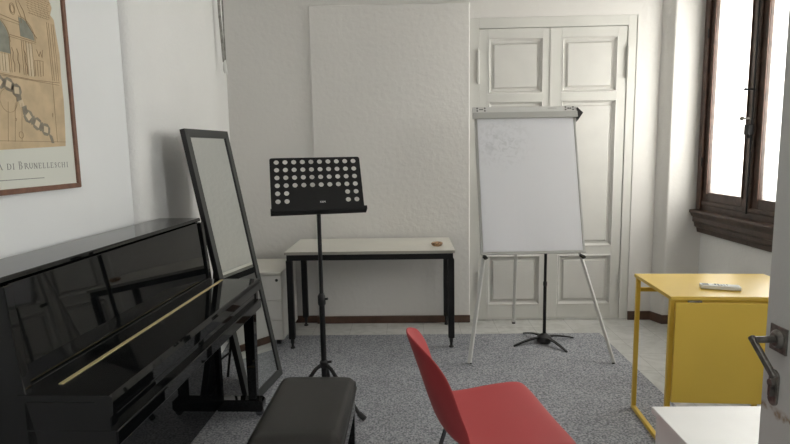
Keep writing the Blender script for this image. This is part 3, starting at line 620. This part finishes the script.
def solid(x0, x1, z0, z1):
    b.hexa([dp(x0, z0, -0.001), dp(x1, z0, -0.001), dp(x1, z1, -0.001), dp(x0, z1, -0.001), dp(x0, z0, 0.001), dp(x1, z0, 0.001), dp(x1, z1, 0.001), dp(x0, z1, 0.001)])
for (i, j) in holes: hole_cell(gx[i], gz_[j], sx_ / 2, sy_ / 2)
xl, xr = gx[0] - sx_ / 2, gx[9] + sx_ / 2; zt, zb = gz_[0] + sy_ / 2, gz_[5] - sy_ / 2
solid(gx[1] + sx_ / 2, gx[8] - sx_ / 2, zb, gz_[3] - sy_ / 2)
# margins with rounded upper corners
rr = 0.012
b2 = [(-DW / 2, -DH / 2), (DW / 2, -DH / 2), (DW / 2, zb), (-DW / 2, zb)]
solid(-DW / 2, DW / 2, -DH / 2, zb); solid(xl, xr, zt, DH / 2)
for sg in (-1, 1):
    pts = [(sg * DW / 2, zb)] + [(sg * (DW / 2 - rr + rr * cos(t * pi / 8)), DH / 2 - rr + rr * sin(t * pi / 8)) for t in range(5)] + [(sg * xr, DH / 2), (sg * xr, zb)]
    n_ = len(pts)
    b.add([dp(x, z, .001) for x, z in pts] + [dp(x, z, -.001) for x, z in pts],
          [tuple(range(n_)), tuple(range(n_, 2 * n_))[::-1]] + [(k, (k + 1) % n_, n_ + (k + 1) % n_, n_ + k) for k in range(n_)])
dk = b.build('desk', black_metal, ms, smooth=0)
# tray with upturned lip
MB().hexa([dp(-DW / 2 - .004, -DH / 2 - .004, -.002), dp(DW / 2 + .006, -DH / 2 - .004, -.002), dp(DW / 2 + .006, -DH / 2 - .004, .055), dp(-DW / 2 - .004, -DH / 2 - .004, .055),
           dp(-DW / 2 - .004, -DH / 2, -.002), dp(DW / 2 + .006, -DH / 2, -.002), dp(DW / 2 + .006, -DH / 2, .055), dp(-DW / 2 - .004, -DH / 2, .055)]).hexa(
          [dp(-DW / 2 - .004, -DH / 2 - .004, .052), dp(DW / 2 + .006, -DH / 2 - .004, .052), dp(DW / 2 + .006, -DH / 2 - .004, .055), dp(-DW / 2 - .004, -DH / 2 - .004, .055),
           dp(-DW / 2 - .004, -DH / 2 + .014, .052), dp(DW / 2 + .006, -DH / 2 + .014, .052), dp(DW / 2 + .006, -DH / 2 + .014, .055), dp(-DW / 2 - .004, -DH / 2 + .014, .055)]).build('tray', black_metal, ms)
# small white maker's mark: K & M
def stroke3(b, p, q, t, s, ox, oz):
    P0 = (ox + p[0] * s, oz + p[1] * s); P1 = (ox + q[0] * s, oz + q[1] * s); d = Vector((P1[0] - P0[0], P1[1] - P0[1])); L = d.length; d /= L; n_ = Vector((-d.y, d.x)) * t / 2
    q_ = [(P0[0] + n_.x, P0[1] + n_.y), (P1[0] + n_.x, P1[1] + n_.y), (P1[0] - n_.x, P1[1] - n_.y), (P0[0] - n_.x, P0[1] - n_.y)]
    b.hexa([dp(x, z, .0012) for x, z in q_] + [dp(x, z, .0017) for x, z in q_])
b = MB()
KM = [((0, 0), (0, 1)), ((0, .45), (.6, 1)), ((.15, .58), (.65, 0)), ((1.45, 0), (1.0, .75)), ((1.0, .75), (1.2, 1)), ((1.2, 1), (1.38, .75)), ((1.38, .75), (.92, .25)), ((.92, .25), (1.12, 0)), ((1.12, 0), (1.5, .4)), ((1.8, 0), (1.8, 1)), ((1.8, 1), (2.2, .3)), ((2.2, .3), (2.6, 1)), ((2.6, 1), (2.6, 0))]
for p, q in KM: stroke3(b, p, q, 0.0026, 0.010, 0.012, -DH / 2 + 0.062)
b.build('maker_mark', white_ptfe, dk, smooth=0)
# neck, pole, tripod
hub = 0.272
MB().tube([dp(0.0, -0.05, -0.004), (MSX, MSY + 0.025, 1.215), (MSX, MSY, 1.17), (MSX, MSY, 1.13)], 0.011, 12).lathe(dp(0, -0.05, -0.010), [(0.022, 0), (0.022, 0.008)], 16, tuple(msn)).build('tilt_joint', black_plastic, ms)
MB().tube([(MSX, MSY, 0.62), (MSX, MSY, 1.16)], 0.0115, 14).build('inner_pole', black_metal, ms)
MB().tube([(MSX, MSY, 0.05), (MSX, MSY, 0.66)], 0.0155, 14).build('outer_pole', black_metal, ms)
co = MB().lathe((MSX, MSY, 0.61), [(0.016, 0), (0.022, 0.01), (0.022, 0.055), (0.013, 0.07)], 16).build('collar', black_plastic, ms)
MB().tube([(MSX + 0.015, MSY - 0.004, 0.648), (MSX + 0.035, MSY - 0.006, 0.650)], 0.007, 10).build('knob', black_plastic, co)
MB().lathe((MSX, MSY, hub - 0.02), [(0.020, 0), (0.024, 0.008), (0.024, 0.034), (0.016, 0.044)], 16).tube([(MSX + 0.02, MSY - 0.004, hub + 0.012), (MSX + 0.044, MSY - 0.008, hub + 0.016)], 0.007, 10).build('tripod_hub', black_plastic, ms)
for a in (-32, 212, 90):
    d = Vector((cos(radians(a)), sin(radians(a)), 0)); c0 = Vector((MSX, MSY, 0)); up_z = Vector((0, 0, 1))
    lg = MB().tube([c0 + d * 0.020 + up_z * (hub - 0.005), c0 + d * 0.050 + up_z * (hub - 0.020), c0 + d * 0.255 + up_z * (CZ + 0.018)], 0.0105, 10).build('leg', black_metal, ms)
    MB().tube([c0 + d * 0.240 + up_z * (CZ + 0.036), c0 + d * 0.278 + up_z * (CZ + 0.015)], 0.0155, 12).build('rubber_foot', black_plastic, lg)
    MB().bar(c0 + d * 0.016 + up_z * 0.11, c0 + d * 0.145 + up_z * 0.145, 0.010, 0.003).build('brace', black_metal, lg)
MB().lathe((MSX, MSY, 0.095), [(0.017, 0), (0.017, 0.03)], 14).build('lower_ring', black_plastic, ms)

# ------------------------------------------------------------------ flip chart easel
ec = Vector((0.802, 3.694, 1.220)); ey = 0.045; et = 0.280
eu = Vector((cos(ey), sin(ey), 0)); ebk = Vector((-sin(ey), cos(ey), 0)); ew = cos(et) * Vector((0, 0, 1)) + sin(et) * ebk; en = eu.cross(ew)
ea = thing('flipchart_easel', (0.86, 3.9, 0), 'grey flip chart easel with blank white paper pad before the double door', 'flip chart')
EW, EH = 0.69, 0.929
def ep(a, c, d=0): return ec + eu * a + ew * c + en * d
def ebox(a0, a1, c0, c1, d0, d1, b=None):
    b = b or MB(); return b.hexa([ep(a0, c0, d0), ep(a1, c0, d0), ep(a1, c1, d0), ep(a0, c1, d0), ep(a0, c0, d1), ep(a1, c0, d1), ep(a1, c1, d1), ep(a0, c1, d1)])
bd = ebox(-EW / 2, EW / 2, -EH / 2, EH / 2, -0.020, -0.004).build('board', alu_l, ea, bevel=0.003)
b = ebox(-EW / 2, -EW / 2 + 0.014, -EH / 2, EH / 2, -0.022, 0.002); ebox(EW / 2 - 0.014, EW / 2, -EH / 2, EH / 2, -0.022, 0.002, b); ebox(-EW / 2, EW / 2, -EH / 2 - 0.004, -EH / 2 + 0.010, -0.022, 0.010, b)
b.build('board_frame', alu, ea, bevel=0.002)
# pad of paper, slightly curled at the lower edge
b = MB(); NU, NV = 14, 12; vs = []
for j in range(NV + 1):
    for i in range(NU + 1):
        a = -EW / 2 + 0.016 + (EW - 0.034) * i / NU; c = -EH / 2 + 0.014 + (EH - 0.018) * j / NV
        lift = 0.003 + 0.003 * (1 - j / NV) ** 3 * (0.5 + 0.5 * sin(i * 0.9)) + 0.002 * sin(i * 0.7 + j * 0.4) * (1 - j / NV)
        vs.append(ep(a, c, lift))
fs = [(j * (NU + 1) + i, j * (NU + 1) + i + 1, (j + 1) * (NU + 1) + i + 1, (j + 1) * (NU + 1) + i) for j in range(NV) for i in range(NU)]
b.add(vs, fs); b.build('paper_pad', paper, ea, smooth=0, solid=0.003)
# clamp rail with printed scale marks
cl = ebox(-EW / 2 - 0.016, EW / 2 + 0.010, EH / 2 - 0.008, EH / 2 + 0.034, 0.0, 0.024).build('clamp_rail', alu, ea, bevel=0.004)
tp = ebox(-EW / 2 - 0.014, EW / 2 + 0.008, EH / 2 + 0.034, EH / 2 + 0.074, -0.012, 0.014).build('rail_cover', alu_l, ea, bevel=0.003)
for s_ in (-1, 1):
    for k, (da, dc) in enumerate(((-0.026, 0.008), (-0.026, 0.026), (0.026, 0.008), (0.026, 0.026))):
        a = s_ * (EW / 2 - 0.043) + da; ebox(a - 0.005, a + 0.005, EH / 2 + 0.039 + dc - 0.004, EH / 2 + 0.039 + dc + 0.004, 0.014, 0.0155).build('rail_mark', black_plastic, tp, smooth=0)
    for da in (-0.007, 0.007):
        a = s_ * (EW / 2 - 0.043) + da; ebox(a - 0.005, a + 0.005, EH / 2 + 0.053, EH / 2 + 0.060, 0.014, 0.0155).build('rail_mark', black_plastic, tp, smooth=0)
b = ebox(0.155, 0.215, EH / 2 + 0.056, EH / 2 + 0.061, 0.014, 0.0152); b.build('print_mark', alu, tp, smooth=0)
# triangular end cap of the clamp
p3 = [(EW / 2 + 0.010, EH / 2 + 0.060), (EW / 2 + 0.048, EH / 2 + 0.022), (EW / 2 + 0.010, EH / 2 - 0.030)]
MB().add([ep(a, c, 0.022) for a, c in p3] + [ep(a, c, -0.02) for a, c in p3], [(0, 2, 1), (3, 4, 5), (0, 1, 4, 3), (1, 2, 5, 4), (2, 0, 3, 5)]).build('end_cap', black_plastic, cl)
# legs
apx = Vector((0.775, 3.83, 1.62))
fl = [Vector((0.392, 3.600, CZ)), Vector((1.367, 3.588, CZ))]
tops = [Vector((0.645, 3.875, 1.58)), Vector((0.925, 3.875, 1.58))]
for p, q in zip(fl, tops):
    lg = MB().bar(p + Vector((0, 0, 0.004)), q, 0.026, 0.018).build('leg', alu_l, ea, bevel=0.003)
    MB().bar(p + (q - p) * 0.002, p + (q - p) * 0.008, 0.027, 0.019).build('rubber_foot', black_plastic, lg, bevel=0.002)
lg = MB().bar(Vector((0.860, 4.49, 0.006)), Vector((0.785, 3.93, 1.58)), 0.024, 0.020).build('leg', alu_l, ea, bevel=0.003)
MB().bar(Vector((0.860, 4.49, 0.008)), Vector((0.859, 4.483, 0.018)), 0.028, 0.024).build('rubber_foot', black_plastic, lg)
MB().bar(tops[0] - Vector((0.02, 0, 0)), tops[1] + Vector((0.02, 0, 0)), 0.03, 0.04).box(0.755, 0.815, 3.83, 3.94, 1.55, 1.61).build('head_bracket', alu, ea, bevel=0.003)
for a, x in ((0, 0.497), (1, 1.153)):
    t = (0.725) / 1.58; p = fl[a].lerp(tops[a], t)
    MB().tube([p + Vector((0, -0.012, 0)), p + Vector((0, -0.050, 0))], 0.012, 12).lathe(p + Vector((0, -0.05, 0)), [(0.012, 0), (0.014, 0.010), (0.008, 0.014)], 12, (0, -1, 0)).bar(p + Vector((-0.018, -0.055, 0.003)), p + Vector((0.018, -0.055, -0.003)), 0.007, 0.009).build('wing_knob', black_plastic, ea)

# ------------------------------------------------------------------ floor stand behind the easel
fs_ = thing('microphone_stand', (0.999, 4.011, CZ), 'slim black stand with four splayed feet behind the flip chart', 'stand')
cc = Vector((0.999, 4.011, 0))
MB().tube([cc + Vector((0, 0, 0.03)), cc + Vector((0, 0, 0.46))], 0.0125, 12).build('outer_pole', black_metal, fs_)
MB().tube([cc + Vector((0, 0, 0.46)), cc + Vector((0, 0, 1.05))], 0.0105, 12).build('inner_pole', black_metal, fs_)
MB().lathe(cc + Vector((0, 0, 0.44)), [(0.013, 0), (0.015, 0.008), (0.015, 0.03), (0.009, 0.04)], 14).build('collar', black_plastic, fs_)
MB().lathe(cc + Vector((0, 0, CZ + 0.006)), [(0.045, 0), (0.056, 0.008), (0.058, 0.028), (0.050, 0.046), (0.030, 0.058), (0.014, 0.07)], 24).build('base_hub', black_plastic, fs_)
MB().box(cc.x - 0.022, cc.x + 0.022, cc.y - 0.012, cc.y + 0.012, 0.715, 0.740).build('clip', black_plastic, fs_, bevel=0.003)
for tip in ((0.758, 3.931), (1.111, 3.802), (1.243, 4.105), (0.889, 4.222)):
    t = Vector((tip[0], tip[1], CZ + 0.004)); d = (t - cc); d.z = 0; L = d.length; d.normalize(); P = []
    b = MB(); N = 8; sd = Vector((-d.y, d.x, 0))
    for i in range(N):
        r0, r1 = 0.045 + (L - 0.045) * i / N, 0.045 + (L - 0.045) * (i + 1) / N
        zf = lambda r: CZ + 0.009 + 0.042 * (1 - ((r - 0.045) / (L - 0.045)) ** 1.6)
        wf = lambda r: 0.014 - 0.007 * (r - 0.045) / (L - 0.045)
        q = []
        for dz in (-0.009, 0.0):
            q += [cc + d * r0 - sd * wf(r0) + Vector((0, 0, zf(r0) + dz)), cc + d * r1 - sd * wf(r1) + Vector((0, 0, zf(r1) + dz)), cc + d * r1 + sd * wf(r1) + Vector((0, 0, zf(r1) + dz)), cc + d * r0 + sd * wf(r0) + Vector((0, 0, zf(r0) + dz))]
        b.hexa(q)
    b.build('foot', black_metal, fs_)

# ------------------------------------------------------------------ yellow drop-leaf desk
yd = thing('folding_desk', (1.54, 2.72, 0), 'yellow metal desk with its front leaf folded down below the window', 'desk')
yx0, yx1, yy0, yy1, yz = 1.195, 1.865, 2.475, 2.955, 0.768
MB().box(yx0, yx1, yy0, yy1, yz - 0.018, yz).build('desktop', yellow, yd, bevel=0.003)
lt = 0.022
for i, (x, xn) in enumerate(((yx0 + 0.004, 1), (yx1 - 0.026, -1))):
    for y in (yy0 + 0.012, yy1 - 0.034):
        MB().box(x, x + lt, y, y + lt, CZ + lt, yz - 0.018).build('leg', yellow, yd, bevel=0.003)
    zf = CZ
    MB().box(x, x + lt, yy0 + 0.012, yy1 - 0.012, zf, zf + lt).build('floor_rail', yellow, yd, bevel=0.003)
MB().box(yx0 + 0.026, yx1 - 0.026, yy1 - 0.034, yy1 - 0.012, 0.675, 0.697).build('back_rail', yellow, yd, bevel=0.003)
MB().box(yx0 + 0.026, yx1 - 0.026, yy0 + 0.014, yy0 + 0.034, 0.722, 0.748).build('front_rail', yellow, yd, bevel=0.003)
lf = MB().box(yx0 + 0.018, yx1 + 0.0, yy0 - 0.016, yy0 + 0.0, 0.262, 0.742).build('drop_leaf', yellow, yd, bevel=0.003)
for x in (1.30, 1.74):
    MB().tube([(x - 0.03, yy0 - 0.006, 0.746), (x + 0.03, yy0 - 0.006, 0.746)], 0.005, 10).build('hinge', steel, lf)
yd.location = (1.5525, 2.711, 0); yd.rotation_euler = (0, 0, -radians(3.3))

# remote control
rc0 = Vector((1.405, 2.640, yz)); rc1 = Vector((1.566, 2.583, yz)); ru = (rc1 - rc0).normalized(); rv = Vector((-ru.y, ru.x, 0)); rcc = (rc0 + rc1) / 2 + Vector((0, 0, 0.011)); rl = (rc1 - rc0).length / 2
rm = thing('remote_control', (rcc.x, rcc.y, yz), 'white remote control with small grey buttons lying on the yellow desk', 'remote control')
MB().obox(rcc, ru, rv, (0, 0, 1), rl, 0.024, 0.0095).build('case', remote_m, rm, bevel=0.004)
b = MB(); zt_ = rcc.z + 0.0095
MB().obox((rcc - ru * (rl - 0.022)) + Vector((0, 0, 0.0098)), ru, rv, (0, 0, 1), 0.014, 0.016, 0.0006).build('display', grey_btn, rm)
for i in range(5):
    for j in (-1, 0, 1):
        if (i + j) % 4 == 3: continue
        MB().obox(rcc + ru * (-0.020 + i * 0.0125) + rv * (j * 0.012) + Vector((0, 0, 0.0100)), ru, rv, (0, 0, 1), 0.0035, 0.0032, 0.0010).build('button', grey_btn, rm)
MB().obox(rcc + ru * 0.058 + Vector((0, 0, 0.0099)), ru, rv, (0, 0, 1), 0.018, 0.018, 0.0007).build('slide_cover', white_ptfe, rm)

# ------------------------------------------------------------------ red shell chair
CX, CY = 0.268, 2.030
rcx = thing('shell_chair', (CX, CY, CZ), 'red plastic shell chair with metal legs facing the yellow desk', 'chair')
prof = [(0.282, 0.382, .250), (0.280, 0.401, .264), (0.260, 0.413, .270), (0.190, 0.415, .272), (0.08, 0.405, .272), (-0.025, 0.392, .268), (-0.115, 0.388, .262), (-0.168, 0.410, .252),
        (-0.192, 0.462, .240), (-0.213, 0.526, .232), (-0.235, 0.596, .226), (-0.257, 0.666, .216), (-0.277, 0.726, .196), (-0.289, 0.763, .164), (-0.294, 0.782, .115)]
vs = []; NU = 12
for k, (x, z, hw) in enumerate(prof):
    t = k / (len(prof) - 1)
    for i in range(NU + 1):
        u_ = -1 + 2 * i / NU; e = abs(u_) ** 2.6
        back = max(0.0, min(1.0, (k - 5) / 3.0)); seat = 1 - back
        edge_z = 0.020 * e * seat + (0.016 * e if 5 < k < 9 else 0)
        edge_x = (0.075 * abs(u_) ** 2.0 * back) * (1.0 if k < 12 else (1 - (k - 11) * 0.16))
        if k <= 2: edge_x -= 0.018 * abs(u_) ** 5
        zz_ = z + edge_z - (0.030 * abs(u_) ** 3 * max(0, k - 11) / 3 if k > 11 else 0)
        vs.append((CX + x + edge_x, CY + u_ * hw, zz_))
b = MB().add(vs, [(k * (NU + 1) + i, k * (NU + 1) + i + 1, (k + 1) * (NU + 1) + i + 1, (k + 1) * (NU + 1) + i) for k in range(len(prof) - 1) for i in range(NU)])
b.build('seat_shell', red, rcx, smooth=180, solid=0.008, subd=2)
for sx2, sy2 in ((1, 1), (1, -1), (-1, 1), (-1, -1)):
    x0_ = 0.10 if sx2 > 0 else -0.06
    MB().tube([(CX + x0_, CY + sy2 * 0.13, 0.376), (CX + x0_ + sx2 * 0.03, CY + sy2 * 0.165, 0.362), (CX + (0.21 if sx2 > 0 else -0.185), CY + sy2 * 0.215, CZ + 0.006)], 0.0085, 12).build('leg', chrome, rcx)
MB().box(CX - 0.07, CX + 0.11, CY - 0.135, CY - 0.115, 0.370, 0.380).box(CX - 0.07, CX + 0.11, CY + 0.115, CY + 0.135, 0.370, 0.380).box(CX - 0.02, CX + 0.02, CY - 0.115, CY + 0.115, 0.370, 0.385).build('seat_frame', chrome, rcx, bevel=0.003)

rcx.location = (CX + 0.006, CY - 0.004, CZ); rcx.rotation_euler = (0, 0, radians(9))

# ------------------------------------------------------------------ piano bench
bx0, bx1, by0, by1 = -0.576, -0.246, 1.725, 2.295
bn = thing('piano_bench', (-0.415, 2.02, CZ), 'black leather padded piano bench before the keyboard', 'bench')
vs = []; NX_, NY_ = 16, 20
def cush(i, j):
    a = -1 + 2 * i / NX_; c = -1 + 2 * j / NY_
    e = (1 - abs(a) ** 7) * (1 - abs(c) ** 9)
    ins = 1.0
    return ((bx0 + bx1) / 2 + a * (bx1 - bx0) / 2, (by0 + by1) / 2 + c * (by1 - by0) / 2, 0.458 + 0.035 * max(0, e) ** 0.45 - 0.0)
for j in range(NY_ + 1):
    for i in range(NX_ + 1): vs.append(cush(i, j))
nb = len(vs); fs = [(j * (NX_ + 1) + i, j * (NX_ + 1) + i + 1, (j + 1) * (NX_ + 1) + i + 1, (j + 1) * (NX_ + 1) + i) for j in range(NY_) for i in range(NX_)]
loop = [i for i in range(NX_ + 1)] + [(j) * (NX_ + 1) + NX_ for j in range(1, NY_ + 1)] + [NY_ * (NX_ + 1) + i for i in range(NX_ - 1, -1, -1)] + [j * (NX_ + 1) for j in range(NY_ - 1, 0, -1)]
vs += [(vs[k][0], vs[k][1], 0.418) for k in loop]
n_ = len(loop); fs += [(loop[k], nb + k, nb + (k + 1) % n_, loop[(k + 1) % n_]) for k in range(n_)] + [tuple(nb + k for k in range(n_))]
cu = MB().add(vs, fs).build('cushion', leather, bn, smooth=60, bevel=0.008, seg=3)
MB().tube([(bx0 - .001, by0 - .001, 0.424), (bx1 + .001, by0 - .001, 0.424), (bx1 + .001, by1 + .001, 0.424), (bx0 - .001, by1 + .001, 0.424), (bx0 - .001, by0 - .001, 0.424)], 0.0035, 8).build('piping', leather, cu)
MB().box(bx0 + 0.006, bx1 - 0.006, by0 + 0.006, by1 - 0.006, 0.330, 0.414).build('apron', black_gloss, bn, bevel=0.003)
for x in (bx0 + 0.006, bx1 - 0.046):
    for y in (by0 + 0.006, by1 - 0.046):
        MB().hexa([(x + 0.006, y + 0.006, CZ), (x + 0.034, y + 0.006, CZ), (x + 0.034, y + 0.034, CZ), (x + 0.006, y + 0.034, CZ), (x, y, 0.331), (x + 0.04, y, 0.331), (x + 0.04, y + 0.04, 0.331), (x, y + 0.04, 0.331)]).build('leg', black_gloss, bn, bevel=0.003)

# ------------------------------------------------------------------ white low shelf unit in the right foreground
sh = thing('shelf_unit', (1.1, 1.5, 0), 'plain white low shelf unit in the right foreground beside the open door', 'shelf')
SX0, SX1, SY0, SY1, SZ = 0.790, 1.42, 1.30, 1.742, 0.600
MB().box(SX0, SX1, SY0, SY1, SZ - 0.022, SZ).build('top', shelf_m, sh, bevel=0.003)
for x0_, x1_ in ((SX0 + 0.012, SX0 + 0.030), (SX1 - 0.030, SX1 - 0.012)):
    MB().box(x0_, x1_, SY0 + 0.01, SY1 - 0.012, CZ, SZ - 0.022).build('side_panel', shelf_m, sh, bevel=0.002)
MB().box(SX0 + 0.030, SX1 - 0.030, SY1 - 0.024, SY1 - 0.012, CZ + 0.01, SZ - 0.022).build('back_panel', shelf_m, sh)
MB().box(SX0 + 0.030, SX1 - 0.030, SY0 + 0.012, SY1 - 0.026, 0.29, 0.308).build('shelf_board', shelf_m, sh, bevel=0.002)
MB().box(SX0 + 0.030, SX1 - 0.030, SY0 + 0.012, SY1 - 0.026, 0.05, 0.068).build('bottom_board', shelf_m, sh, bevel=0.002)
